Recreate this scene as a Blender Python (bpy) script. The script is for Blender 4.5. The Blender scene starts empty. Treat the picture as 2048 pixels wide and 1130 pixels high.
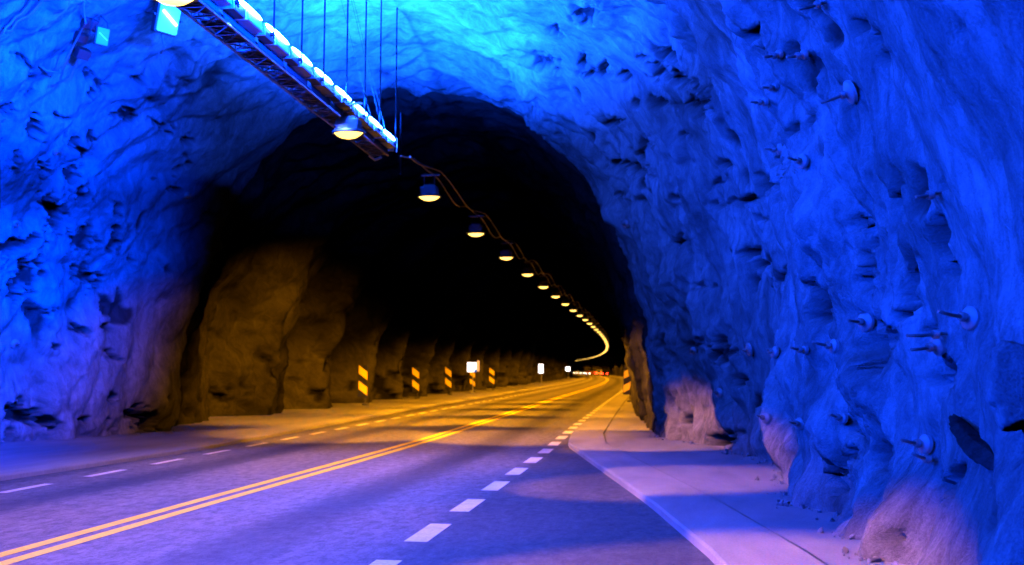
import bpy, bmesh, math, random
import numpy as np
from mathutils import Vector, Matrix, Euler
R = math.radians
scene = bpy.context.scene
COL = scene.collection

# ------------------------------------------------------------------ camera
F_PX, HX, HY, CX, CY, CAM_H = 1900.0, 1300.0, 741.0, 1024.0, 565.0, 1.7
PITCH = math.atan((HY - CY) / F_PX)
YAW = math.atan((HX - CX) / F_PX * math.cos(PITCH))
cam_d = bpy.data.cameras.new("camera")
cam_d.sensor_width = 36.0
cam_d.lens = 36.0 * F_PX / 2048.0
cam_d.clip_start = 0.05
cam_d.clip_end = 2000
cam_d.dof.use_dof = True
cam_d.dof.focus_distance = 9.5
cam_d.dof.aperture_fstop = 1.5
cam = bpy.data.objects.new("camera", cam_d)
cam.location = (0, 0, CAM_H)
cam.rotation_euler = (R(90) + PITCH, 0, YAW)
COL.objects.link(cam)
scene.camera = cam

# ------------------------------------------------------------------ world (closed rock tunnel: night-black outside)
w = bpy.data.worlds.new("World")
scene.world = w
w.use_nodes = True
w.node_tree.nodes["Background"].inputs[0].default_value = (0.0, 0.0, 0.0, 1)
w.node_tree.nodes["Background"].inputs[1].default_value = 0.0

scene.view_settings.view_transform = 'Standard'
scene.view_settings.look = 'None'
scene.view_settings.exposure = 0.0
scene.view_settings.gamma = 1.0
scene.cycles.max_bounces = 6
scene.cycles.diffuse_bounces = 0
scene.cycles.glossy_bounces = 2
scene.cycles.sample_clamp_indirect = 6.0
scene.cycles.use_denoising = True

# light levels (FLOOD_W drives the added floodlights out of view)
BLUE = (0.0, 0.040, 1.0)
BLUE_UP = (0.002, 0.062, 1.0)
UPLIGHT_L = 1200.0
UPLIGHT_W = 12000.0
FLOOD_W = 43000.0
ORANGE = (1.0, 0.35, 0.006)
SODIUM_W = 4600.0

# ------------------------------------------------------------------ picture helpers
_th, _p = YAW, PITCH
_r = np.array([math.cos(_th), math.sin(_th), 0.0])
_f0 = np.array([-math.sin(_th), math.cos(_th), 0.0])
_z = np.array([0, 0, 1.0])
_fw = math.cos(_p) * _f0 + math.sin(_p) * _z
_up = -math.sin(_p) * _f0 + math.cos(_p) * _z


def project(P):
    q = P - np.array([0, 0, CAM_H])
    d = q @ _fw
    dd = np.where(d > 0.05, d, 0.05)
    return CX + F_PX * (q @ _r) / dd, CY - F_PX * (q @ _up) / dd, d


# ------------------------------------------------------------------ scene helpers
def tag(o, label=None, cat=None, group=None, kind=None):
    if label: o['label'] = label
    if cat: o['category'] = cat
    if group: o['group'] = group
    if kind: o['kind'] = kind
    return o


def empty(name, loc=(0, 0, 0), rot=(0, 0, 0), label=None, cat=None, group=None):
    o = bpy.data.objects.new(name, None)
    o.empty_display_size = 0.2
    o.location = loc
    o.rotation_euler = rot
    COL.objects.link(o)
    return tag(o, label, cat, group)


def mesh_obj(name, bm, mats, parent=None, smooth=False):
    me = bpy.data.meshes.new(name)
    bm.to_mesh(me)
    bm.free()
    for m in (mats if isinstance(mats, (list, tuple)) else [mats]):
        me.materials.append(m)
    if smooth:
        me.polygons.foreach_set("use_smooth", [True] * len(me.polygons))
    o = bpy.data.objects.new(name, me)
    COL.objects.link(o)
    if parent: o.parent = parent
    return o


def copy_tree(o, parent=None):
    c = o.copy()
    COL.objects.link(c)
    c.parent = parent
    for ch in list(o.children):
        copy_tree(ch, c)
    return c


def bx(bm, c, s, rot=None, mi=0, bevel=0.0):
    m = Matrix.Translation(c)
    if rot is not None: m = m @ Euler(rot).to_matrix().to_4x4()
    m = m @ Matrix.Diagonal((s[0], s[1], s[2], 1))
    r = bmesh.ops.create_cube(bm, size=1.0, matrix=m)
    vs = r['verts']
    fs = {f for v in vs for f in v.link_faces}
    for f in fs: f.material_index = mi
    if bevel > 0:
        es = list({e for v in vs for e in v.link_edges})
        bmesh.ops.bevel(bm, geom=es, offset=bevel, segments=2, affect='EDGES', profile=0.5)
    return vs


def tube(bm, pts, rad, seg=8, mi=0, cap=True):
    pts = [Vector(p) for p in pts]
    rings = []
    n = len(pts)
    prev = None
    for i, p in enumerate(pts):
        t = (pts[min(i + 1, n - 1)] - pts[max(i - 1, 0)]).normalized()
        if prev is None:
            a = Vector((0, 0, 1)) if abs(t.z) < 0.9 else Vector((1, 0, 0))
            u = t.cross(a).normalized()
        else:
            u = (prev - t * prev.dot(t)).normalized()
        prev = u
        v = t.cross(u)
        rr = rad[i] if isinstance(rad, (list, tuple)) else rad
        rings.append([bm.verts.new(p + (u * math.cos(2 * math.pi * k / seg) + v * math.sin(2 * math.pi * k / seg)) * rr) for k in range(seg)])
    for i in range(n - 1):
        for k in range(seg):
            f = bm.faces.new((rings[i][k], rings[i][(k + 1) % seg], rings[i + 1][(k + 1) % seg], rings[i + 1][k]))
            f.material_index = mi
            f.smooth = True
    if cap:
        for rg in (rings[0], rings[-1]):
            f = bm.faces.new(rg)
            f.material_index = mi


def lathe(bm, prof, seg=20, mat=None, sx=1.0, sy=1.0, mi=0):
    """prof: list of (radius, z) from top to bottom round local z"""
    rings = []
    for r, z in prof:
        rings.append([bm.verts.new((r * sx * math.cos(2 * math.pi * k / seg), r * sy * math.sin(2 * math.pi * k / seg), z)) for k in range(seg)])
    for i in range(len(rings) - 1):
        for k in range(seg):
            f = bm.faces.new((rings[i][k], rings[i][(k + 1) % seg], rings[i + 1][(k + 1) % seg], rings[i + 1][k]))
            f.material_index = mi
            f.smooth = True
    for rg in (rings[0], rings[-1]):
        if (rg[0].co - rg[seg // 2].co).length > 1e-4:
            bm.faces.new(rg).material_index = mi
    if mat is not None:
        bmesh.ops.transform(bm, matrix=mat, verts=[v for rg in rings for v in rg])
    return rings


# ------------------------------------------------------------------ materials
def new_mat(name):
    m = bpy.data.materials.new(name)
    m.use_nodes = True
    nt = m.node_tree
    return m, nt, nt.nodes["Principled BSDF"]


def simple(name, col, rough=0.5, metal=0.0, emit=None, es=0.0, var=0.12, scale=8.0):
    m, nt, b = new_mat(name)
    b.inputs['Roughness'].default_value = rough
    b.inputs['Metallic'].default_value = metal
    tc = nt.nodes.new('ShaderNodeTexCoord')
    nz = nt.nodes.new('ShaderNodeTexNoise')
    nz.inputs['Scale'].default_value = scale
    nz.inputs['Detail'].default_value = 5
    nt.links.new(tc.outputs['Object'], nz.inputs['Vector'])
    mx = nt.nodes.new('ShaderNodeMix')
    mx.data_type = 'RGBA'
    mx.inputs[6].default_value = tuple(c * (1 - var) for c in col) + (1,)
    mx.inputs[7].default_value = tuple(min(1, c * (1 + var)) for c in col) + (1,)
    nt.links.new(nz.outputs['Fac'], mx.inputs[0])
    nt.links.new(mx.outputs[2], b.inputs['Base Color'])
    if emit:
        b.inputs['Emission Color'].default_value = tuple(emit) + (1,)
        b.inputs['Emission Strength'].default_value = es
    return m


def ramp(nt, fac, p0, c0, p1, c1):
    r = nt.nodes.new('ShaderNodeValToRGB')
    r.color_ramp.elements[0].position = p0
    r.color_ramp.elements[0].color = c0 if len(c0) == 4 else tuple(c0) + (1,)
    r.color_ramp.elements[1].position = p1
    r.color_ramp.elements[1].color = c1 if len(c1) == 4 else tuple(c1) + (1,)
    nt.links.new(fac, r.inputs['Fac'])
    return r


def mixc(nt, fac, a, b, blend='MIX'):
    mx = nt.nodes.new('ShaderNodeMix')
    mx.data_type = 'RGBA'
    mx.blend_type = blend
    for s, v in ((0, fac), (6, a), (7, b)):
        if isinstance(v, (int, float)): mx.inputs[s].default_value = v
        elif isinstance(v, tuple): mx.inputs[s].default_value = v if len(v) == 4 else v + (1,)
        else: nt.links.new(v, mx.inputs[s])
    return mx.outputs[2]


def noise(nt, vec, scale, detail=6, rough=0.6, sc=(1, 1, 1), dist=0.0):
    mp = nt.nodes.new('ShaderNodeMapping')
    mp.inputs['Scale'].default_value = sc
    nt.links.new(vec, mp.inputs['Vector'])
    n = nt.nodes.new('ShaderNodeTexNoise')
    n.inputs['Scale'].default_value = scale
    n.inputs['Detail'].default_value = detail
    n.inputs['Roughness'].default_value = rough
    n.inputs['Distortion'].default_value = dist
    nt.links.new(mp.outputs[0], n.inputs['Vector'])
    return n.outputs['Fac']


def rock_material(name, k=1.0):
    m, nt, b = new_mat(name)
    tc = nt.nodes.new('ShaderNodeTexCoord')
    P = tc.outputs['Object']
    uv = nt.nodes.new('ShaderNodeUVMap').outputs['UV']
    big = noise(nt, P, 0.35, 6, 0.6)
    mid = noise(nt, uv, 1.6, 8, 0.68, (1.0, 0.32, 1), 0.6)
    fine = noise(nt, uv, 9.0, 8, 0.72, (1.0, 0.30, 1), 0.8)
    grit = noise(nt, P, 46.0, 4, 0.7)
    c = ramp(nt, big, 0.3, (0.30, 0.275, 0.255), 0.7, (0.58, 0.56, 0.54)).outputs[0]
    c = mixc(nt, 0.6, c, ramp(nt, mid, 0.34, (0.08, 0.078, 0.075), 0.6, (1, 1, 1)).outputs[0], 'MULTIPLY')
    c = mixc(nt, 0.75, c, ramp(nt, fine, 0.3, (0.35, 0.34, 0.33), 0.6, (1, 1, 1)).outputs[0], 'MULTIPLY')
    c = mixc(nt, 0.5, c, ramp(nt, grit, 0.3, (0.4, 0.4, 0.4), 0.6, (1, 1, 1)).outputs[0], 'MULTIPLY')
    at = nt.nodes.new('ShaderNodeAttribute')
    at.attribute_name = 'bare'  # bare rock, plus shade painted into the creases
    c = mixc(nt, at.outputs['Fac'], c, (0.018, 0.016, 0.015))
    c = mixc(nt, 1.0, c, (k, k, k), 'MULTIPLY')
    nt.links.new(c, b.inputs['Base Color'])
    b.inputs['Roughness'].default_value = 0.78
    b.inputs['Specular IOR Level'].default_value = 0.0
    add = nt.nodes.new('ShaderNodeMath'); add.operation = 'MULTIPLY_ADD'
    nt.links.new(fine, add.inputs[0]); add.inputs[1].default_value = 0.5
    nt.links.new(mid, add.inputs[2])
    add2 = nt.nodes.new('ShaderNodeMath'); add2.operation = 'MULTIPLY_ADD'
    nt.links.new(grit, add2.inputs[0]); add2.inputs[1].default_value = 0.16
    nt.links.new(add.outputs[0], add2.inputs[2])
    bp = nt.nodes.new('ShaderNodeBump')
    bp.inputs['Strength'].default_value = 0.85
    bp.inputs['Distance'].default_value = 0.14
    nt.links.new(add2.outputs[0], bp.inputs['Height'])
    nt.links.new(bp.outputs[0], b.inputs['Normal'])
    return m


def asphalt_material():
    m, nt, b = new_mat("asphalt")
    uv = nt.nodes.new('ShaderNodeUVMap').outputs['UV']
    g1 = noise(nt, uv, 30.0, 6, 0.85)
    g2 = noise(nt, uv, 1.2, 6, 0.6, (1.0, 0.16, 1))
    g3 = noise(nt, uv, 12.0, 5, 0.7, (1, 0.4, 1))
    # shadow streak painted down the middle of each lane, worn pale wheel tracks (u = metres from the centre line)
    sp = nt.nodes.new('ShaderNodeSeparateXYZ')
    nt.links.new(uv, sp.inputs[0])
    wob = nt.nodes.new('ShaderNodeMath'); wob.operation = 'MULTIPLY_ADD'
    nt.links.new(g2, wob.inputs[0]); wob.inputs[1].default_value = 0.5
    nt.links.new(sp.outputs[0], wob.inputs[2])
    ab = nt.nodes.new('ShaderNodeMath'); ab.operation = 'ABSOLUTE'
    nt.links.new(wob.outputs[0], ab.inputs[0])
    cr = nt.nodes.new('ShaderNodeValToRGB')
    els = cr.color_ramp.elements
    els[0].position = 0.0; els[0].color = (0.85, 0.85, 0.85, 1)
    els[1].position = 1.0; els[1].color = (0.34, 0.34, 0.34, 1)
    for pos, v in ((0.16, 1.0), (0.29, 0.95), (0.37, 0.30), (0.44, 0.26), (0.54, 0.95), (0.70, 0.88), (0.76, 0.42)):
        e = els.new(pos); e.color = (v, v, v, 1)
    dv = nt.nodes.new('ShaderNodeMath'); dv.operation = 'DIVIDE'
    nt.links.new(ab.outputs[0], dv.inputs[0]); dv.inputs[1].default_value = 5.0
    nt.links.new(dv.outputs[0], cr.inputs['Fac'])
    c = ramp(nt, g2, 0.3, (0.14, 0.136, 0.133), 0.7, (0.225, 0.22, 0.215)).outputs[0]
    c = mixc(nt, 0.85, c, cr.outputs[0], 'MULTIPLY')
    g4 = noise(nt, uv, 7.0, 7, 0.85, (1.0, 0.55, 1))
    c = mixc(nt, 0.8, c, ramp(nt, g4, 0.38, (0.22, 0.22, 0.22), 0.58, (1.25, 1.25, 1.25)).outputs[0], 'MULTIPLY')
    c = mixc(nt, 0.7, c, ramp(nt, g1, 0.32, (0.25, 0.25, 0.25), 0.62, (1.2, 1.18, 1.15)).outputs[0], 'MULTIPLY')
    c = mixc(nt, 0.4, c, ramp(nt, g3, 0.32, (0.55, 0.55, 0.55), 0.62, (1.1, 1.1, 1.1)).outputs[0], 'MULTIPLY')
    nt.links.new(c, b.inputs['Base Color'])
    b.inputs['Roughness'].default_value = 0.62
    b.inputs['Specular IOR Level'].default_value = 0.35
    bp = nt.nodes.new('ShaderNodeBump')
    bp.inputs['Strength'].default_value = 0.55
    bp.inputs['Distance'].default_value = 0.012
    nt.links.new(g1, bp.inputs['Height'])
    nt.links.new(bp.outputs[0], b.inputs['Normal'])
    return m


def concrete_material(name, c0, c1, bump=0.012):
    m, nt, b = new_mat(name)
    uv = nt.nodes.new('ShaderNodeUVMap').outputs['UV']
    g1 = noise(nt, uv, 40.0, 4, 0.7)
    g2 = noise(nt, uv, 0.9, 7, 0.65, (1, 0.35, 1), 0.4)
    c = ramp(nt, g2, 0.32, c0, 0.66, c1).outputs[0]
    c = mixc(nt, 0.45, c, ramp(nt, g1, 0.3, (0.5, 0.5, 0.5), 0.62, (1.1, 1.1, 1.1)).outputs[0], 'MULTIPLY')
    nt.links.new(c, b.inputs['Base Color'])
    b.inputs['Roughness'].default_value = 0.75
    bp = nt.nodes.new('ShaderNodeBump')
    bp.inputs['Strength'].default_value = 0.5
    bp.inputs['Distance'].default_value = bump
    nt.links.new(g1, bp.inputs['Height'])
    nt.links.new(bp.outputs[0], b.inputs['Normal'])
    return m


def paint_material(name, col):
    m, nt, b = new_mat(name)
    tc = nt.nodes.new('ShaderNodeTexCoord')
    P = tc.outputs['Object']
    g1 = noise(nt, P, 26.0, 5, 0.75)
    g2 = noise(nt, P, 2.5, 6, 0.7)
    c = mixc(nt, 0.55, tuple(col), ramp(nt, g1, 0.34, (0.45, 0.45, 0.45), 0.52, (1, 1, 1)).outputs[0], 'MULTIPLY')
    c = mixc(nt, 0.35, c, ramp(nt, g2, 0.35, (0.45, 0.45, 0.45), 0.55, (1, 1, 1)).outputs[0], 'MULTIPLY')
    nt.links.new(c, b.inputs['Base Color'])
    b.inputs['Roughness'].default_value = 0.6
    return m


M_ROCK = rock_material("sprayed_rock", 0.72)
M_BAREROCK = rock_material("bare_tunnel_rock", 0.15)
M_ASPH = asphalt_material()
M_PAVE = concrete_material("pavement_concrete", (0.15, 0.147, 0.143), (0.25, 0.245, 0.24))
M_KERB = concrete_material("kerb_concrete", (0.17, 0.165, 0.16), (0.28, 0.275, 0.27))
M_GROUND = concrete_material("rock_floor", (0.1, 0.1, 0.1), (0.2, 0.2, 0.19))
M_WHITE = paint_material("white_road_paint", (0.78, 0.78, 0.76))
M_YELLOW = paint_material("yellow_road_paint", (0.88, 0.66, 0.012))
M_STEEL = simple("galvanised_steel", (0.42, 0.43, 0.45), 0.45, 0.6)
M_ROD = simple("thin_rod_steel", (0.012, 0.012, 0.013), 0.95, 0.0)
M_ROD.node_tree.nodes["Principled BSDF"].inputs["Specular IOR Level"].default_value = 0.05
M_DARK = simple("dark_steel", (0.05, 0.05, 0.056), 0.5, 0.3)
M_HOUS = simple("grey_painted_housing", (0.22, 0.25, 0.33), 0.4, 0.1)
M_LAMPHOUS = simple("lamp_housing_grey", (0.14, 0.14, 0.15), 0.5, 0.1)
M_GEAR = simple("dark_gear_box", (0.025, 0.026, 0.032), 0.5, 0.1)
M_CABLE = simple("cable_rubber", (0.16, 0.13, 0.11), 0.5)
M_PLATE = simple("bolt_plate_steel", (0.17, 0.165, 0.16), 0.6, 0.15)
M_RUST = simple("bolt_bar_steel", (0.10, 0.085, 0.08), 0.6, 0.4)
M_BLACK = simple("black_board", (0.012, 0.012, 0.012), 0.5)
M_STRIPE = simple("yellow_reflective_stripe", (0.95, 0.68, 0.06), 0.4, var=0.05)
M_LENS = simple("lamp_lens", (0.12, 0.08, 0.02), 0.3, emit=(1.0, 0.56, 0.10), es=5.0, var=0.02)
M_LENS_FAR = M_LENS
M_BLUELENS = simple("blue_uplight_lens", (0.5, 0.6, 0.8), 0.3, emit=(0.012, 0.075, 1.0), es=UPLIGHT_L, var=0.02)
M_FLOODLENS = simple("flood_lens", (0.5, 0.6, 0.8), 0.3, emit=(0.02, 0.30, 0.5), es=2.6, var=0.02)
M_FLOODDIM = simple("dim_flood_lens", (0.3, 0.4, 0.6), 0.3, emit=(0.0, 0.10, 0.55), es=1.3, var=0.02)
M_FLOODTUBE = simple("flood_tube", (0.9, 0.9, 0.9), 0.3, emit=(0.35, 0.8, 1.0), es=14.0, var=0.02)
M_SIGNLIT = simple("lit_sign_face", (0.8, 0.8, 0.8), 0.4, emit=(0.93, 0.93, 1.0), es=3.2, var=0.02)
M_SIGNSIDE = simple("sign_side_panel", (0.75, 0.62, 0.60), 0.5, emit=(0.9, 0.62, 0.58), es=0.28, var=0.04)
M_SIGNBLUE = simple("sign_blue", (0.02, 0.12, 0.5), 0.4, emit=(0.02, 0.12, 0.6), es=0.7, var=0.03)
M_TAIL = simple("tail_light_glass", (0.6, 0.02, 0.01), 0.3, emit=(1.0, 0.03, 0.008), es=34.0, var=0.02)
M_HEAD = simple("headlight_glass", (0.9, 0.9, 0.85), 0.3, emit=(1.0, 0.86, 0.6), es=12.0, var=0.02)
M_CARS = [simple("car_paint_dark", (0.03, 0.03, 0.035), 0.3), simple("car_paint_silver", (0.4, 0.4, 0.42), 0.3, 0.4), simple("car_paint_red", (0.25, 0.02, 0.02), 0.3)]
M_TYRE = simple("tyre_rubber", (0.02, 0.02, 0.02), 0.8)
M_GLASS = simple("car_glass", (0.02, 0.025, 0.03), 0.1)

# ------------------------------------------------------------------ numpy gradient noise
_rng = np.random.RandomState(7)
_perm = _rng.permutation(512).astype(np.int64)
_perm = np.concatenate([_perm, _perm])
_g = _rng.normal(size=(512, 3))
_g /= np.linalg.norm(_g, axis=1, keepdims=True)


def pn(x, y, z):
    xi = np.floor(x).astype(np.int64); yi = np.floor(y).astype(np.int64); zi = np.floor(z).astype(np.int64)
    xf, yf, zf = x - xi, y - yi, z - zi
    u = xf * xf * xf * (xf * (xf * 6 - 15) + 10)
    v = yf * yf * yf * (yf * (yf * 6 - 15) + 10)
    t = zf * zf * zf * (zf * (zf * 6 - 15) + 10)
    out = 0
    for dx in (0, 1):
        hx = _perm[(xi + dx) & 511]
        wx = u if dx else 1 - u
        for dy in (0, 1):
            hy = _perm[(hx + yi + dy) & 511]
            wy = v if dy else 1 - v
            for dz in (0, 1):
                h = _perm[(hy + zi + dz) & 511]
                wz = t if dz else 1 - t
                gr = _g[h]
                out = out + wx * wy * wz * (gr[..., 0] * (xf - dx) + gr[..., 1] * (yf - dy) + gr[..., 2] * (zf - dz))
    return out * 1.6


def fbm(x, y, z, oct=4, gain=0.5):
    s, a = 0, 1.0
    for i in range(oct):
        s = s + a * pn(x + 17.3 * i, y + 5.1 * i, z + 9.7 * i)
        x, y, z, a = x * 2.03, y * 2.03, z * 2.03, a * gain
    return s


# ------------------------------------------------------------------ the line of the road
CURVE_Y, CURVE_R = 80.0, 2300.0


def bend(Y):
    Y = np.asarray(Y, float)
    return np.where(Y > CURVE_Y, -((Y - CURVE_Y) ** 2) / (2 * CURVE_R), 0.0)


def heading(Y):
    return math.atan(-(max(Y - CURVE_Y, 0)) / CURVE_R)


def tab(pts):
    xs = [p[0] for p in pts]; ys = [p[1] for p in pts]
    return lambda Y: np.interp(Y, xs, ys)


centre_x = tab([(-60, -6.1), (0, -5.95), (8, -5.82), (12, -5.74), (19, -5.54), (24, -5.46), (35, -5.53), (55, -5.70), (80, -5.75), (500, -5.75)])
redge_x = tab([(-60, -2.4), (9, -2.34), (20, -2.2), (30, -2.3), (500, -2.4)])
ledge_x = tab([(-60, -8.98), (20, -8.97), (40, -9.05), (500, -9.1)])
lkerb_x = tab([(-60, -10.4), (8, -10.12), (14, -9.92), (19, -9.5), (24, -9.6), (32, -9.95), (42, -10.3), (500, -10.4)])
rkerb_x = tab([(-60, 1.2), (2, 1.2), (8.7, 0.55), (12.4, -0.06), (17.4, -1.05), (21.5, -1.86), (25, -2.08), (32, -2.14), (47, -2.2), (500, -2.2)])

# ------------------------------------------------------------------ rock: one sweep of horseshoe rings along the road
xl = tab([(-40, -19), (-14, -18), (4, -16.8), (10, -16.0), (16, -15.2), (20, -14.5), (22, -13.4), (24, -12.75), (25, -12.95), (27, -13.25), (31, -13.45), (40, -13.7), (60, -13.9), (600, -14.2)])
xr = tab([(-40, 5.5), (-14, 4.6), (2, 3.1), (6, 2.55), (10, 2.0), (13, 2.2), (16, 2.45), (19, 1.7), (21, 1.1), (23, 0.5), (24, 0.36), (25, 0.2), (26.5, -0.15), (31, -0.35), (40, -0.6), (60, -0.8), (600, -0.9)])
zc = tab([(-40, 10.6), (14, 10.7), (20, 10.2), (22.5, 9.8), (24, 9.5), (25, 9.45), (26, 9.55), (30, 9.3), (36, 8.9), (600, 8.7)])
STEPS = [24.3, 33.2, 39.0, 46.2, 52.0, 57.5, 65.0, 72.5, 79.0, 86.0]
while STEPS[-1] < 600: STEPS.append(STEPS[-1] + random.Random(len(STEPS)).uniform(6.0, 9.0))
STEPS = np.array(STEPS)


def saw(Y):
    """how far each blasting round has flared outwards (0 at its start .. 1 at its end)"""
    i = np.clip(np.searchsorted(STEPS, Y, side='right') - 1, 0, len(STEPS) - 2)
    f = np.clip((Y - STEPS[i]) / (STEPS[i + 1] - STEPS[i]), 0, 1)
    return np.where(Y < STEPS[0], 0, np.minimum(f / 0.86, (1 - f) / 0.14) ** 0.9)


def rings(Ys, M, n=2.25):
    P = np.zeros((len(Ys), M, 3))
    S = np.zeros((len(Ys), M))
    a = np.linspace(math.pi, 0, 700)
    c, s = np.cos(a), np.sin(a)
    for i, Y in enumerate(Ys):
        l, r, h = float(xl(Y)), float(xr(Y)), float(zc(Y)) + 0.4
        sw = float(saw(Y))
        nn = n if Y > 23 else n + 0.35 * min(1, (23 - Y) / 6.0)
        cx, hw = (l + r) / 2, (r - l) / 2
        x = cx + hw * np.sign(c) * np.abs(c) ** (2 / nn)
        z = h * np.abs(s) ** (2 / nn) - 0.4
        # round flare (tunnel only): strong on the left wall, weak on the right
        k = np.where(c < 0, 2.0 * np.abs(c) ** 1.2, 0.35 * np.abs(c)) * sw
        x = x + np.sign(c) * k
        z = z + 0.4 * sw * np.clip(s, 0, 1) ** 3
        x = x + float(bend(Y))
        d = np.concatenate([[0], np.cumsum(np.hypot(np.diff(x), np.diff(z)))])
        t = np.linspace(0, d[-1], M)
        P[i, :, 0] = np.interp(t, d, x); P[i, :, 1] = Y; P[i, :, 2] = np.interp(t, d, z)
        S[i] = t - d[-1] / 2
    return P, S


def grid_normals(P):
    du = np.gradient(P, axis=0); dv = np.gradient(P, axis=1)
    n = np.cross(du, dv)
    n /= np.linalg.norm(n, axis=2, keepdims=True) + 1e-9
    return n


def inward(P):
    n = grid_normals(P)
    mid = n[n.shape[0] // 2, n.shape[1] // 2]
    return n if mid[2] < 0 else -n


def displace(P, S, far=False):
    n = inward(P)
    X, Y, Z = P[..., 0], P[..., 1], P[..., 2]
    low = np.clip((5.5 - Z) / 5.5, 0, 1)
    W = 0.55 * pn(Y / 2.2, S / 2.2, Z * 0 + 3.3)
    big = 0.42 * fbm(Y / 4.2, S / 5.5, Z * 0, 2)
    # drapery of sprayed concrete: bulges with sharp creases between them, drawn out up the wall
    dr = np.abs(fbm((Y + 0.22 * np.abs(S) + W) / 1.25, (S + W) / 3.4, Z * 0 + 8.1, 2, 0.5))
    dr2 = np.abs(pn((Y - 0.12 * np.abs(S) + W) / 0.52, (S + 2 * W) / 1.5, Z * 0 + 2.7))
    med = fbm(X / 0.75, Y / 0.75, Z / 1.15, 3)
    sm = fbm(Y / 0.17, S / 0.40, Z * 0 + 5.5, 3, 0.6)
    msk = np.clip(0.5 + 1.3 * pn(Y / 3.1 + 40, S / 3.1, Z * 0), 0.15, 1)
    rid = 1 - 2 * np.abs(fbm((Y + 0.45 * np.abs(S)) / 0.42, (S - 0.3 * Y) / 1.05, Z * 0 + 12.3, 3, 0.55))
    fac = np.maximum(pn(X / 0.62 + 3, Y / 0.62, Z / 0.9), pn(X / 0.7 + 31, Y / 0.7 + 7, Z / 1.1))
    d = big + 0.46 * (dr - 0.25) + 0.22 * (dr2 - 0.25) * msk + 0.10 * med * msk + 0.05 * sm * (0.35 + msk) + 0.055 * rid * (0.3 + msk) + 0.22 * fac * msk
    global crease
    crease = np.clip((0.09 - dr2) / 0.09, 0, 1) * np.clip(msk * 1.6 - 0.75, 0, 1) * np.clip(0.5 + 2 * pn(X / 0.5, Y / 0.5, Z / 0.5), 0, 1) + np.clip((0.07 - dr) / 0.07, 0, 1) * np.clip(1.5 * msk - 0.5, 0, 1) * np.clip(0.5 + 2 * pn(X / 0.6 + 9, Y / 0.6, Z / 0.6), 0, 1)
    # sloping toes that run out on to the pavement
    d = d + 0.75 * np.clip((1.25 - Z) / 1.25, 0, 1) ** 1.5 * np.clip((14 - Y) / 4, 0, 1) * np.clip(0.35 + 1.4 * pn(Y / 0.9 + 3.7, Z / 3, X * 0), 0, 1) * (S > 0)
    # broken feet of the wall: buttresses and hollows where it meets the floor
    ft = np.clip((1.5 - Z) / 1.5, 0, 1)
    d = d + ft * (0.30 * np.abs(pn(Y / 0.9 + 60, Z / 2.4, X * 0)) - 0.05 + 0.12 * pn(Y / 0.33, Z / 0.6, X * 0 + 4))
    return n, d


def build_grid(name, P, bare, uvS, mat):
    nY, nS = P.shape[:2]
    me = bpy.data.meshes.new(name)
    me.vertices.add(nY * nS)
    me.vertices.foreach_set('co', P.reshape(-1).astype(np.float32))
    i = np.arange((nY - 1) * (nS - 1))
    r, c = i // (nS - 1), i % (nS - 1)
    a = r * nS + c
    q = np.stack([a, a + 1, a + nS + 1, a + nS], 1)
    me.loops.add(q.size)
    me.polygons.add(len(q))
    me.polygons.foreach_set('loop_start', np.arange(len(q), dtype=np.int32) * 4)
    me.loops.foreach_set('vertex_index', q.reshape(-1).astype(np.int32))
    me.update(calc_edges=True)
    me.polygons.foreach_set('use_smooth', np.ones(len(q), bool))
    at = me.attributes.new('bare', 'FLOAT', 'POINT')
    at.data.foreach_set('value', bare.reshape(-1).astype(np.float32))
    uvl = me.uv_layers.new(name='UVMap')
    uv = np.stack([P[..., 1].reshape(-1), uvS.reshape(-1)], 1)[q.reshape(-1)]
    uvl.data.foreach_set('uv', uv.reshape(-1).astype(np.float32))
    me.materials.append(mat)
    me.validate()
    o = bpy.data.objects.new(name, me)
    COL.objects.link(o)
    return o


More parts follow.
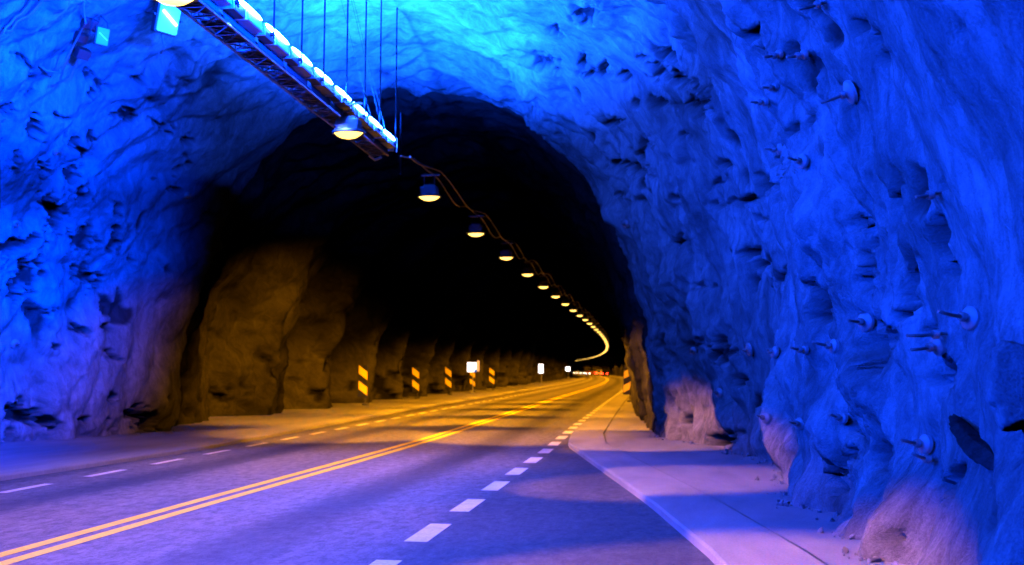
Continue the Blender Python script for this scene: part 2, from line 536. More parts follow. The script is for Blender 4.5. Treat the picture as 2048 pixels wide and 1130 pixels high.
# hollows and bare-rock patches seen in the photograph: (px, py, half length, half width, angle in the picture, depth)
PITS = [
    (1500, 66, 18, 14, 60, .30), (1330, 108, 24, 12, 30, .25), (1360, 160, 48, 17, 20, .35), (1290, 118, 15, 7, 10, .2), (1320, 205, 26, 10, 25, .25),
    (1400, 210, 22, 22, 50, .3), (1272, 207, 7, 10, 0, .2), (1228, 245, 14, 9, 20, .2), (1370, 270, 13, 5, 0, .15), (1165, 128, 9, 22, 15, .2), (1203, 138, 8, 18, 10, .2),
    (1180, 150, 36, 6, 5, .2), (1085, 126, 25, 13, 20, .15), (1290, 285, 14, 11, 0, .2), (1262, 336, 34, 13, 15, .3), (1280, 310, 12, 8, 60, .2), (1350, 395, 10, 8, 0, .2),
    (1482, 402, 38, 8, -8, .4), (1436, 366, 22, 8, -35, .35), (1530, 368, 26, 26, 0, .25), (1548, 330, 9, 20, 10, .2), (1500, 505, 26, 7, -5, .3), (1520, 525, 18, 12, 30, .2),
    (1792, 390, 10, 52, -4, .35), (1728, 528, 13, 44, 4, .4), (1708, 450, 8, 18, 0, .25), (1822, 560, 10, 44, 10, .35), (1800, 632, 28, 10, -35, .4), (1746, 702, 22, 54, 26, .7),
    (1885, 490, 14, 42, -8, .35), (1910, 540, 12, 22, -30, .3), (1702, 850, 16, 26, 15, .4), (1672, 960, 17, 30, 0, .7), (1774, 1076, 22, 10, -25, .5), (1720, 52, 18, 14, 30, .2),
    (1757, 75, 7, 14, -20, .2), (1772, 115, 10, 12, -30, .2), (1925, 58, 8, 11, -20, .25), (1885, 378, 12, 4, -15, .2), (1172, 30, 22, 22, 35, .12), (1640, 610, 12, 26, 5, .2),
    (1440, 700, 20, 24, 10, .2), (1405, 572, 20, 5, -4, .25), (1395, 690, 14, 10, -40, .25), (1375, 845, 12, 8, -30, .3), (1450, 880, 26, 14, -10, .3), (1360, 480, 9, 12, -30, .2),
    (1240, 390, 10, 7, 0, .2), (1480, 760, 16, 9, 10, .15), (1620, 560, 8, 16, 10, .15), (1560, 560, 9, 22, 14, .15), (1515, 560, 9, 18, 24, .15), (1850, 660, 20, 8, -10, .2),
    (1905, 740, 14, 22, 0, .25), (1880, 760, 26, 20, -20, .3), (1690, 925, 10, 30, 20, .3), (1765, 915, 12, 30, 20, .25), (1900, 960, 14, 40, 25, .3), (1430, 410, 12, 9, 0, .2),
    (1620, 240, 8, 18, 30, .15), (1585, 260, 8, 22, 35, .15), (1520, 440, 12, 8, 10, .2), (1450, 330, 12, 8, 20, .2), (1250, 150, 12, 7, 10, .2), (1110, 60, 14, 10, 30, .12),
    (75, 260, 12, 34, -8, .3), (92, 345, 10, 34, -20, .35), (108, 425, 17, 44, -18, .45), (36, 322, 6, 25, 0, .25), (150, 285, 11, 22, -10, .3), (168, 308, 16, 8, 30, .2),
    (150, 350, 14, 24, -8, .3), (166, 388, 16, 22, -20, .25), (182, 272, 7, 11, 0, .2), (330, 258, 11, 11, 0, .25), (382, 283, 14, 9, 0, .3), (371, 315, 7, 11, -10, .25),
    (356, 342, 7, 16, 8, .25), (347, 382, 14, 6, 10, .2), (46, 490, 42, 12, -6, .3), (60, 548, 34, 26, 0, .2), (165, 478, 22, 22, 0, .2), (175, 556, 24, 16, 28, .35),
    (150, 545, 9, 22, -10, .3), (38, 590, 30, 7, 0, .3), (232, 478, 7, 22, -4, .25), (262, 524, 11, 9, 0, .25), (234, 420, 7, 18, -8, .2), (226, 490, 6, 14, -8, .2),
    (14, 228, 18, 12, 30, .3), (48, 122, 7, 24, -35, .2), (60, 158, 6, 9, 0, .2), (57, 190, 11, 8, -20, .25), (190, 160, 24, 10, 30, .15), (188, 190, 9, 8, 0, .2),
    (276, 160, 7, 9, -30, .2), (374, 166, 7, 6, 0, .2), (258, 233, 26, 10, 12, .15), (125, 238, 12, 6, 25, .2), (320, 252, 12, 9, 20, .2), (48, 832, 46, 15, 30, .55), (92, 850, 22, 12, 15, .5),
    (290, 850, 22, 22, 0, .5), (262, 828, 14, 12, 0, .4), (275, 815, 12, 8, 0, .4), (215, 655, 9, 7, 0, .2), (222, 708, 22, 6, 30, .2), (30, 590, 8, 26, 0, .3), (160, 660, 16, 8, 10, .25), (80, 625, 24, 7, -15, .3),
    (170, 840, 10, 6, 10, .25), (228, 795, 8, 8, 0, .25), (225, 855, 9, 20, 0, .3), (205, 610, 7, 14, 0, .2), (115, 690, 12, 5, 10, .2), (20, 870, 14, 10, 0, .3), (420, 430, 16, 10, -20, .3),
]

# rows crowd where the camera looks
Ys_c = np.concatenate([np.arange(-26, 2, 0.5), np.arange(2, 5, 0.12), np.arange(5, 14, 0.042), np.arange(14, 25.301, 0.05)])
Pc, Sc = rings(Ys_c, 760)
base_c = Pc.copy()
nc, dc = displace(Pc, Sc)
crease_c = crease.copy()
Pd = Pc + nc * dc[..., None]
sx, sy, sd = project(Pd)
bare = np.zeros(dc.shape)
pit_d = np.zeros(dc.shape)
wx = 9.0 * pn(Pd[..., 0] / 0.22, Pd[..., 1] / 0.22, Pd[..., 2] / 0.22) + 5.0 * pn(Pd[..., 0] / 0.09, Pd[..., 1] / 0.09, Pd[..., 2] / 0.09)
wy = 9.0 * pn(Pd[..., 0] / 0.22 + 31, Pd[..., 1] / 0.22, Pd[..., 2] / 0.22) + 5.0 * pn(Pd[..., 0] / 0.09 + 11, Pd[..., 1] / 0.09, Pd[..., 2] / 0.09)
rag = fbm(Pd[..., 0] / 0.30 + 5, Pd[..., 1] / 0.30, Pd[..., 2] / 0.42, 4, 0.62) + 0.7 * fbm(Pd[..., 0] / 0.11 + 25, Pd[..., 1] / 0.11, Pd[..., 2] / 0.15, 2, 0.6)
front = sd > 2.0


def nearest(px, py, rad=7.0):
    """the rock point the eye meets at a picture position"""
    m = front & (np.abs(sx - px) < rad) & (np.abs(sy - py) < rad)
    idx = np.argwhere(m)
    if len(idx) == 0: return None
    k = np.argmin(sd[m])
    return tuple(idx[k])


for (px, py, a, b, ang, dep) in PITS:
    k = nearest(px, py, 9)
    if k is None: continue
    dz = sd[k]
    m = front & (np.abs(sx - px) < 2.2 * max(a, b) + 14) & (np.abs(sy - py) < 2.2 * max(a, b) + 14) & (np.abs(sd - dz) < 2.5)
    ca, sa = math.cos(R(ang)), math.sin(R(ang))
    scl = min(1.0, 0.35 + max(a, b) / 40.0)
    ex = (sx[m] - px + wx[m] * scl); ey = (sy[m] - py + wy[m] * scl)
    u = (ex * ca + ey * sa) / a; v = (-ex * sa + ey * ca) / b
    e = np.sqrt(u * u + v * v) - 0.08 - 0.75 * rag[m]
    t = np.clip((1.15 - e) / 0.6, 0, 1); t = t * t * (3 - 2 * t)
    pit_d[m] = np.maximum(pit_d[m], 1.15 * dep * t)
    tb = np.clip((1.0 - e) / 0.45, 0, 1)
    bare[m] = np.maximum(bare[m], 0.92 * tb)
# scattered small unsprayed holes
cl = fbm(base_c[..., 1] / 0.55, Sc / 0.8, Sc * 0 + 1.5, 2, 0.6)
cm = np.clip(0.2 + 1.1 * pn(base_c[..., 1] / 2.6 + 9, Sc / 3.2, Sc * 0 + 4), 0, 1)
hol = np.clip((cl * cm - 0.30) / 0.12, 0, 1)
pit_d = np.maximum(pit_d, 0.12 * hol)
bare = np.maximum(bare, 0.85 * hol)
bare = np.maximum(bare, 0.75 * np.clip(crease_c, 0, 1))  # creases share the dark mask: shade painted into the rock colour
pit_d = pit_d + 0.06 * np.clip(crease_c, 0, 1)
Pd = Pd - nc * pit_d[..., None]
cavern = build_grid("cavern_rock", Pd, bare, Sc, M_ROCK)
tag(cavern, "rough sprayed rock walls and vault of the blue lit cavern around the road", "rock wall", kind='structure')
sx, sy, sd = project(Pd)
N_c = inward(Pd)

Ys_t = np.concatenate([np.arange(25.25, 60, 0.12), np.arange(60, 120, 0.3), np.arange(120, 470, 1.2)])
Pt, St = rings(Ys_t, 330)
nt_, dt_ = displace(Pt, St)
fade = np.clip((Pt[..., 1] - 25.25) / 1.0, 0, 1)
# hand over from the cavern ring without a gap
Pt2 = Pt + nt_ * dt_[..., None]
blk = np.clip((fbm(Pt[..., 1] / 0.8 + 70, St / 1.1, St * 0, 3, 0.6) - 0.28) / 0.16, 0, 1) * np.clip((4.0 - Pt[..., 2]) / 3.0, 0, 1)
Pt2 = Pt2 - nt_ * (0.35 * blk * fade)[..., None]
last = Pd[-1]
tt = np.linspace(0, 1, 330); tl = np.linspace(0, 1, last.shape[0])
for k in range(3):
    Pt2[0, :, k] = np.interp(tt, tl, last[:, k])
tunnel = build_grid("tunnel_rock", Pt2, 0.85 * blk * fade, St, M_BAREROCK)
tag(tunnel, "dark rock walls of the narrower tunnel lit orange near the road", "rock wall", kind='structure')


# ------------------------------------------------------------------ floor: ground, road, pavements, kerbs
def ribbon(name, Ys, cols, mat, parent=None, uv0=centre_x):
    """cols: list of (x function, z, dx) from left to right"""
    bm = bmesh.new()
    uvl = bm.loops.layers.uv.new('UVMap')
    rows = []
    for Y in Ys:
        b = float(bend(Y))
        rows.append([(bm.verts.new((float(f(Y)) + dx + b, Y, z)), (float(f(Y)) + dx - float(uv0(Y)), Y)) for (f, z, dx) in cols])
    for i in range(len(rows) - 1):
        for j in range(len(cols) - 1):
            quad = (rows[i][j], rows[i][j + 1], rows[i + 1][j + 1], rows[i + 1][j])
            f = bm.faces.new([q[0] for q in quad])
            for lp, q in zip(f.loops, quad): lp[uvl].uv = q[1]
    o = mesh_obj(name, bm, mat, parent)
    return o


YR = list(np.arange(-26, 60, 1.0)) + list(np.arange(60, 470, 5.0))
const = lambda v: (lambda Y: v)
bm = bmesh.new()
uvl = bm.loops.layers.uv.new('UVMap')
vs = [bm.verts.new(p) for p in ((-130, -60, -0.06), (40, -60, -0.06), (40, 700, -0.06), (-130, 700, -0.06))]
f = bm.faces.new(vs)
for lp in f.loops: lp[uvl].uv = lp.vert.co.xy
g = mesh_obj("ground", bm, M_GROUND); tag(g, kind='structure')
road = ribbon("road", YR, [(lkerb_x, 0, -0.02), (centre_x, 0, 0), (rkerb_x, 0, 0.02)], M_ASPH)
tag(road, "grey asphalt two lane road running into the tunnel", "road", kind='structure')
KH = 0.085
lk = ribbon("kerb", YR, [(lkerb_x, -0.05, 0), (lkerb_x, KH - 0.02, -0.015), (lkerb_x, KH, -0.04), (lkerb_x, KH, -0.5), (lkerb_x, KH - 0.03, -0.505)][::-1], M_KERB)
tag(lk, "pale concrete kerb along the left side of the road", "kerb", kind='structure')
rk = ribbon("kerb", YR, [(rkerb_x, -0.05, 0), (rkerb_x, KH - 0.02, 0.015), (rkerb_x, KH, 0.04), (rkerb_x, KH, 0.86), (rkerb_x, KH - 0.03, 0.865)], M_KERB)
tag(rk, "pale concrete kerb slab curving along the right side of the road", "kerb", kind='structure')
lp_ = ribbon("pavement", YR, [(const(-24), KH - 0.006, 0), (lkerb_x, KH - 0.006, -1.8), (lkerb_x, KH - 0.006, -0.52)], M_PAVE)
tag(lp_, "grey concrete pavement between the left kerb and rock wall", "pavement", kind='structure')
rp = ribbon("pavement", YR, [(rkerb_x, KH - 0.006, 0.89), (rkerb_x, KH - 0.006, 2.0), (const(9), KH - 0.006, 0)], M_PAVE)
tag(rp, "grey concrete pavement between the right kerb and rock wall", "pavement", kind='structure')


def strip(name, f, off, wid, spans, mat):
    bm = bmesh.new()
    for (a, b_) in spans:
        n = max(1, int((b_ - a) / 2.0))
        ys = np.linspace(a, b_, n + 1)
        prev = None
        for Y in ys:
            x = float(f(Y)) + float(bend(Y)) + off
            cur = (bm.verts.new((x - wid / 2, Y, 0.004)), bm.verts.new((x + wid / 2, Y, 0.004)))
            if prev: bm.faces.new((prev[0], prev[1], cur[1], cur[0]))
            prev = cur
    o = mesh_obj(name, bm, mat, road)
    return o


o = strip("centre_line", centre_x, -0.145, 0.155, [(-26, 460)], M_YELLOW); o['label'] = "left band of the double yellow centre line"
o = strip("centre_line", centre_x, 0.145, 0.155, [(-26, 460)], M_YELLOW); o['label'] = "right band of the double yellow centre line"
dash = [(9.42 + 2.055 * k, 9.42 + 2.055 * k + 1.12) for k in range(-16, 200)]
o = strip("edge_line", redge_x, 0, 0.24, dash, M_WHITE); o['label'] = "dashed white right edge line"
dash = [(12.29 + 2.055 * k, 12.29 + 2.055 * k + 1.08) for k in range(-17, 200)]
o = strip("edge_line", ledge_x, 0, 0.15, dash, M_WHITE); o['label'] = "dashed white left edge line"

# ------------------------------------------------------------------ the lighting rig
RIG_X, RIG_Z, RIG_Y0, RIG_Y1 = -6.06, 6.86, -13.0, 21.0
rig = empty("lighting_truss", (RIG_X, RIG_Y1, RIG_Z), label="long hanging steel truss with blue uplights running over the road", cat="lighting truss")


def ceil_z(x, y):
    m = (np.abs(Pd[..., 1] - y) < 0.3) & (np.abs(Pd[..., 0] - x) < 0.3) & (Pd[..., 2] > 5)
    return float(Pd[..., 2][m].min()) if m.any() else 10.0


L0 = RIG_Y0 - RIG_Y1
bm = bmesh.new()   # four chords: local x -0.22 .. 0.16, z -0.2 .. 0.12
XA, XB, ZA, ZB = -0.27, 0.12, -0.20, 0.08
for x in (XA, XB):
    for z in (ZA, ZB):
        tube(bm, [(x, L0, z), (x, 0, z)], 0.026, 8)
mesh_obj("chord", bm, M_DARK, rig)
bm = bmesh.new()
y = L0; k = 0
rr = random.Random(3)
while y < -0.05:
    y2 = min(y + 0.36, 0)
    a, b_ = (XA, XB) if k % 2 else (XB, XA)
    tube(bm, [(a, y, ZA), (b_, y2, ZA)], 0.016, 6)
    tube(bm, [(a, y2, ZA), (b_, y, ZA)], 0.012, 6)
    tube(bm, [(XA, y, ZA), (XB, y, ZA)], 0.016, 6)
    tube(bm, [(XA, y, ZA if k % 2 else ZB), (XA, y2, ZB if k % 2 else ZA)], 0.014, 6)
    tube(bm, [(XB, y, ZA if k % 2 else ZB), (XB, y2, ZB if k % 2 else ZA)], 0.014, 6)
    tube(bm, [(XA, y, ZA), (XA, y, ZB)], 0.012, 6)
    y = y2; k += 1
mesh_obj("lattice", bm, M_DARK, rig)
bm = bmesh.new()   # solid cover plates over part of the underside, leaving lattice windows
y = L0
while y < -0.5:
    ln = rr.uniform(0.75, 1.05)
    bx(bm, ((XA + XB) / 2, y + ln / 2, ZA + 0.035), (XB - XA - 0.05, ln, 0.012))
    bx(bm, (XB + 0.012, y + ln / 2, (ZA + ZB) / 2), (0.012, ln * 1.1, (ZB - ZA) * 0.8))
    y += ln + rr.uniform(0.22, 0.36)
mesh_obj("cover_plate", bm, M_DARK, rig)
bm = bmesh.new()   # cables lying in the truss
for j, (x, z) in enumerate(((-0.10, 0.0), (-0.02, -0.02), (0.04, 0.02))):
    tube(bm, [(x + 0.03 * math.sin(yy * 1.7 + j), yy, z - 0.10 + 0.02 * math.sin(yy * 2.3 + 2 * j)) for yy in np.arange(L0, -0.1, 0.4)], 0.017, 6)
mesh_obj("cable", bm, M_CABLE, rig)
bm = bmesh.new()
bx(bm, ((XA + XB) / 2 + 0.06, 0.012, -0.05), (0.56, 0.02, 0.10), bevel=0.004)
bx(bm, (XB + 0.2, 0.012, 0.04), (0.04, 0.025, 0.34), bevel=0.004)
bx(bm, (XA, 0.012, -0.06), (0.05, 0.025, 0.34), bevel=0.004)
tube(bm, [(XA + 0.02, -0.25, ZA - 0.05), (XA + 0.12, -0.15, ZA - 0.13), (XA + 0.25, -0.05, ZA - 0.05)], 0.03, 8)
mesh_obj("end_frame", bm, M_STEEL, rig)
PER = 1.085
n_fix = int((RIG_Y1 - RIG_Y0) / PER)
fx_proto = None
for i in range(n_fix):
    yy = -0.10 - PER * i
    if fx_proto is None:
        bm = bmesh.new()
        bx(bm, (0, -0.29, 0), (0.19, 0.56, 0.19), rot=(0, R(-8), 0), bevel=0.015)
        bx(bm, (0.0, -0.29, 0.10), (0.10, 0.5, 0.02), bevel=0.004)
        fx = mesh_obj("uplight", bm, M_HOUS, rig)
        bm = bmesh.new()
        bx(bm, (0.0, -0.80, -0.012), (0.16, 0.40, 0.155), bevel=0.012)
        mesh_obj("gear_box", bm, M_GEAR, fx)
        bm = bmesh.new()
        bx(bm, (-0.005, -0.585, 0.0), (0.21, 0.03, 0.20), bevel=0.004)
        mesh_obj("mounting_bracket", bm, M_STEEL, fx)
        bm = bmesh.new()
        bx(bm, (-0.005, -1.02, 0.0), (0.21, 0.03, 0.20), bevel=0.004)
        mesh_obj("mounting_bracket", bm, M_STEEL, fx)
        bm = bmesh.new()
        bmesh.ops.create_uvsphere(bm, u_segments=12, v_segments=6, radius=1.0)
        bmesh.ops.transform(bm, matrix=Matrix.Translation((0.088, -0.52, 0.098)) @ Matrix.Diagonal((0.034, 0.49, 0.034, 1)), verts=bm.verts)
        ln = mesh_obj("lens", bm, M_BLUELENS, fx, smooth=True)
        ul = bpy.data.lights.new("uplight_beam", 'SPOT')
        ul.energy = UPLIGHT_W; ul.color = BLUE_UP; ul.spot_size = R(168); ul.spot_blend = 0.75; ul.shadow_soft_size = 0.08
        uo = bpy.data.objects.new("uplight_beam", ul)
        COL.objects.link(uo); uo.parent = fx
        uo.location = (0.06, -0.52, 0.19); uo.rotation_euler = (R(180), R(8), 0)
        fx.location = (XB + 0.11, yy, 0.02)
        fx_proto = fx
    else:
        c = copy_tree(fx_proto, rig)
        c.location = (XB + 0.11, yy, 0.02)
# added spots replace the vault's blue bounce on the road; the last one stops short of the tunnel mouth
for yy in (-3.9, -8.4, -13.0, -17.5, -22.0):
    dl = bpy.data.lights.new("bounce_fill", 'SPOT')
    dl.energy = 2100; dl.color = (0.05, 0.11, 1.0); dl.spot_size = R(112 if yy < -4 else 78); dl.spot_blend = 0.5 if yy < -4 else 0.25; dl.shadow_soft_size = 0.08
    do = bpy.data.objects.new("bounce_fill", dl)
    COL.objects.link(do); do.parent = rig
    do.location = (XB + 0.13, yy, -0.16)
    do.rotation_euler = (R(-6), 0, 0)
# hanger rods up to the vault and three thin guy wires
for k in range(20):
    ly = -0.25 - 1.19 * k - (0.1 if k % 3 == 1 else 0)
    wy_ = RIG_Y1 + ly
    if wy_ < RIG_Y0: break
    top = ceil_z(RIG_X + XB + 0.2, wy_) + 0.25 - RIG_Z
    bm = bmesh.new()
    tube(bm, [(XB + 0.245, ly, -0.05), (XB + 0.245, ly, top)], 0.016, 8)
    bx(bm, (XB + 0.225, ly, 0.02), (0.06, 0.07, 0.05))
    mesh_obj("hanger_rod", bm, M_ROD, rig)
bm = bmesh.new()
tube(bm, [(XB + 0.2, 0.35, -0.6), (XB + 0.2, 0.35, 0.9)], 0.018, 8)
bx(bm, (XB + 0.2, 0.18, 0.0), (0.03, 0.36, 0.04))
mesh_obj("hanger_rod", bm, M_ROD, rig)
for (dx, ya, yb) in ((0.16, -5.6, -1.75), (0.30, -5.2, -0.95), (0.22, -4.7, -0.6)):
    bm = bmesh.new()
    top = ceil_z(RIG_X + dx, RIG_Y1 + ya) + 0.2 - RIG_Z
    tube(bm, [(dx, ya, top), (XB + 0.12, yb, 0.16)], 0.0035, 6)
    mesh_obj("guy_wire", bm, M_ROD, rig)

# ------------------------------------------------------------------ orange road lamps in a line over the road
LAMP_X, LAMP_Z, LAMP_Y0, LAMP_P = -5.74, 6.24, 10.62, 6.86
ORD = ["first", "second", "third", "fourth", "fifth", "sixth", "seventh", "eighth", "ninth", "tenth", "eleventh", "twelfth", "thirteenth", "fourteenth", "fifteenth", "sixteenth", "seventeenth", "eighteenth", "nineteenth", "twentieth"]
lamp_sd = {}


def spot(name, ang, energy, blend, col):
    key = (name, energy, ang)
    if key not in lamp_sd:
        l = bpy.data.lights.new(name, 'SPOT')
        l.energy = energy
        l.color = col
        l.spot_size = R(ang)
        l.spot_blend = blend
        l.shadow_soft_size = 0.10
        lamp_sd[key] = l
    return bpy.data.objects.new(name, lamp_sd[key])


def make_lamp():
    t = empty("tunnel_lamp")
    bm = bmesh.new()
    bx(bm, (0, 0, 0.20), (0.46, 0.30, 0.24), bevel=0.03)
    bx(bm, (0, 0, 0.345), (0.30, 0.18, 0.05), bevel=0.012)
    h = mesh_obj("housing", bm, M_LAMPHOUS, t)
    bm = bmesh.new()
    lathe(bm, [(0.29, 0.082), (0.285, 0.06), (0.235, 0.015), (0.16, -0.03), (0.07, -0.052), (0.0005, -0.056)], 20, None, 1.0, 0.66)
    mesh_obj("lens", bm, M_LENS, t)
    bm = bmesh.new()
    lathe(bm, [(0.295, 0.105), (0.325, 0.09), (0.325, 0.040), (0.317, 0.036), (0.312, 0.06)], 20, None, 1.0, 0.68)
    mesh_obj("rim", bm, M_DARK, t)
    bm = bmesh.new()
    for x in (-0.14, 0.14):
        tube(bm, [(x, 0, 0.36), (x, 0, 0.62)], 0.012, 6)
    bx(bm, (0.03, 0, 0.63), (0.5, 0.05, 0.04))
    mesh_obj("bracket", bm, M_DARK, t)
    return t


lamp0 = make_lamp()
k = 0
Y = LAMP_Y0 - 4 * LAMP_P
n_vis = 0
lamp_pts = []
while Y < 455:
    t = lamp0 if k == 0 else copy_tree(lamp0)
    x = LAMP_X + float(bend(Y))
    t.location = (x, Y, LAMP_Z)
    t.rotation_euler = (0, 0, heading(Y))
    if Y < LAMP_Y0 - 1:
        lab = "orange tunnel lamp hanging over the road behind the camera"
    else:
        i = n_vis; n_vis += 1
        if i == 0: lab = "nearest glowing tunnel lamp, cut by the top edge beside the truss"
        elif i == 1: lab = "glowing tunnel lamp with blue grey housing below the truss, second of the line"
        elif i == 2: lab = "glowing tunnel lamp just beyond the truss end, third of the line"
        elif i < 20: lab = f"glowing orange tunnel lamp over the road, {ORD[i]} from the near end of the line"
        else: lab = "tiny far tunnel lamp merged into the curved glowing line of lamps"
    tag(t, lab, "tunnel lamp", "orange tunnel lamps in a line over the road")
    lamp_pts.append((x, Y))
    # the light each lamp throws: a pool on the road and a flat beam to either wall
    near = Y < 105
    far = Y > 200
    cav = Y < 22
    kk = 0.36 if Y < 16 else (0.6 if cav else 1.25)
    if cav: specs = [("pool_light", 96, SODIUM_W * kk * 0.85, 1.0, (0, 0.02, -1))]
    else: specs = [("pool_light", 54, SODIUM_W * kk * 1.3, 0.5, (-0.38, 0.02, -1)), ("pool_light", 54, SODIUM_W * kk * 1.2, 0.5, (0.36, 0.02, -1))]
    if not far:
        specs.append(("left_wall_light", (66 if 22 < Y < 27 else 50), SODIUM_W * (0.17 if cav else 4.4), 0.8, (-0.76, 0.66, -0.74) if cav else (-0.62, 0.85, -0.62 if Y < 27 else -0.72)))
        if Y < 8: specs.append(("right_wall_light", 25, SODIUM_W * 2.4, 0.6, (7.7, 5.2, -8.3)))
        else: specs.append(("right_wall_light", 38, SODIUM_W * (0.18 if cav else 2.0), 1.0 if cav else 0.6, (0.66, 0.10, -0.84) if cav else (0.60, 0.52, -0.72)))
    for (nm, ang, en, bl, aim) in specs:
        s = spot(nm, ang, en, bl, ORANGE)
        COL.objects.link(s)
        s.parent = t
        s.location = (0, 0, -0.08)
        s.rotation_euler = Vector(aim).to_track_quat('-Z', 'Y').to_euler()
    Y += LAMP_P
    k += 1

# two supply cables slung from lamp to lamp beyond the truss
for j in range(2):
    pts = []
    rr = random.Random(20 + j)
    for i in range(len(lamp_pts) - 1):
        (x0, y0), (x1, y1) = lamp_pts[i], lamp_pts[i + 1]
        if y0 < 15 or y0 > 260: continue
        sag = rr.uniform(0.16, 0.34)
        for s in np.linspace(0, 1, 14, endpoint=False):
            z = LAMP_Z + 0.72 + 0.10 * j - 4 * sag * s * (1 - s) + 0.05 * math.sin(9 * s + j)
            if j == 1: z = LAMP_Z + 0.66 - 0.55 * math.sin(math.pi * min(1, s * 1.25)) ** 2 * (0.6 if s < 0.8 else 0.1)
            pts.append((x0 + (x1 - x0) * s + (0.32 if j == 0 else 0.10) + 0.05 * math.sin(5 * s), y0 + (y1 - y0) * s, z))
    pts = [p for p in pts if p[1] > RIG_Y1 - 0.4]
    bm = bmesh.new()
    tube(bm, pts, 0.022, 6)
    o = mesh_obj("power_cable", bm, M_CABLE)
    tag(o, ["thick cable slung in shallow loops above the line of tunnel lamps", "thinner cable dipping from lamp to lamp beside the thick one"][j], "cable")


# ------------------------------------------------------------------ blue floodlights hung on the upper left wall, and unseen ones added on both haunches
def frame_at(px, py, off):
    k = nearest(px, py, 10)
    p = Vector(Pd[k]); n = Vector(N_c[k]).normalized()
    return p, n, p + n * off


def flood(px, py, size, label, lit, aim, cone=130, at=None):
    if at is None: p, n, q = frame_at(px, py, 0.55)
    else:
        m = np.linalg.norm(Pd - np.array(at)[None, None], axis=2)
        k = np.unravel_index(np.argmin(m), m.shape)
        p, n = Vector(Pd[k]), Vector(N_c[k]).normalized()
        q = p + n * 0.55
    t = empty("floodlight", q, label=label, cat="floodlight")
    d = (Vector(aim) - q).normalized()
    rot = d.to_track_quat('Z', 'Y').to_matrix().to_4x4()
    bm = bmesh.new()
    bx(bm, (0, 0, -0.10 * size), (0.46 * size, 0.62 * size, 0.16 * size), bevel=0.03 * size)
    bx(bm, (0, 0, -0.20 * size), (0.30 * size, 0.42 * size, 0.06 * size), bevel=0.015 * size)
    bmesh.ops.transform(bm, matrix=rot, verts=bm.verts)
    mesh_obj("housing", bm, M_DARK, t)
    bm = bmesh.new()
    bx(bm, (0, 0, 0), (0.40 * size, 0.56 * size, 0.07 * size), bevel=0.03 * size)
    bmesh.ops.transform(bm, matrix=rot, verts=bm.verts)
    ln = mesh_obj("lens", bm, M_FLOODLENS if lit != 1200 else M_FLOODDIM, t)
    bm = bmesh.new()
    tube(bm, [(-0.15 * size, 0.10 * size, 0.04 * size), (0.15 * size, -0.10 * size, 0.04 * size)], 0.022 * size, 8)
    bmesh.ops.transform(bm, matrix=rot, verts=bm.verts)
    mesh_obj("tube", bm, M_FLOODTUBE if lit != 1200 else M_FLOODLENS, ln)
    bm = bmesh.new()
    wl = p - q
    side = d.cross(Vector((0, 0, 1))).normalized()
    tube(bm, [side * 0.27 * size, side * 0.33 * size - d * 0.25 * size, wl * 0.75 + side * 0.15, wl * 1.1], 0.022 * size, 8)
    tube(bm, [-side * 0.27 * size, -side * 0.33 * size - d * 0.25 * size, wl * 0.75 - side * 0.15, wl * 1.1], 0.022 * size, 8)
    mesh_obj("bracket", bm, M_DARK, t)
    bm = bmesh.new()
    tube(bm, [-d * 0.2 * size, -d * 0.25 * size + Vector((0, 0, -0.35)) * size, wl * 0.5 + Vector((0, 0, -0.7)) * size, wl + Vector((0, 0, -0.95)) * size], 0.018, 6)
    mesh_obj("cable", bm, M_CABLE, t)
    if lit:
        l = bpy.data.lights.new("flood_beam", 'SPOT')
        l.energy = lit; l.color = BLUE; l.spot_size = R(cone); l.spot_blend = 0.8; l.shadow_soft_size = 0.5
        lo = bpy.data.objects.new("flood_beam", l)
        COL.objects.link(lo)
        lo.parent = t
        lo.location = d * 0.2 * size
        lo.rotation_euler = d.to_track_quat('-Z', 'Y').to_euler()
    return t


flood(328, 18, 1.15, "bright cyan floodlight on the upper left vault beside the truss", 3000, (2.0, 11.0, 5.0))
flood(198, 40, 0.62, "dimmer blue floodlight on the upper left vault by the cable cluster", 1200, (2.0, 9.0, 5.0))

for (at, aim, lab) in (((-15.0, 1.0, 7.5), (2.2, 9.0, 8.0), "added blue fill floodlight on the left haunch behind the camera"), ((-16.0, -8.0, 7.0), (2.6, 5.0, 7.5), "added blue fill floodlight far back on the left haunch"),
                       ((1.2, 10.0, 8.4), (-15.2, 14.7, 6.3), "added blue fill floodlight high on the right haunch above the frame"), ((1.8, 4.0, 7.6), (-15.5, 12.2, 7.0), "added blue fill floodlight on the right haunch behind the first")):
    flood(0, 0, 1.1, lab, FLOOD_W * (3.3 if at[0] > 0 else 1.0), aim, 66 if at[1] > 8 else 62, at)  # unseen floodlights, added to bring blue light on to the walls

# cluster of boxes and loose cables left of the dimmer floodlight
p, n, q = frame_at(172, 75, 0.18)
jt = empty("cable_junction", p, label="dark cluster of junction boxes and loose cables on the upper left wall", cat="junction box")
up = Vector((0, 0, 1)); sd_ = n.cross(up).normalized(); upw = sd_.cross(n).normalized()
if upw.z < 0: upw = -upw


def loc(a, b_, c): return sd_ * a + upw * b_ + n * c


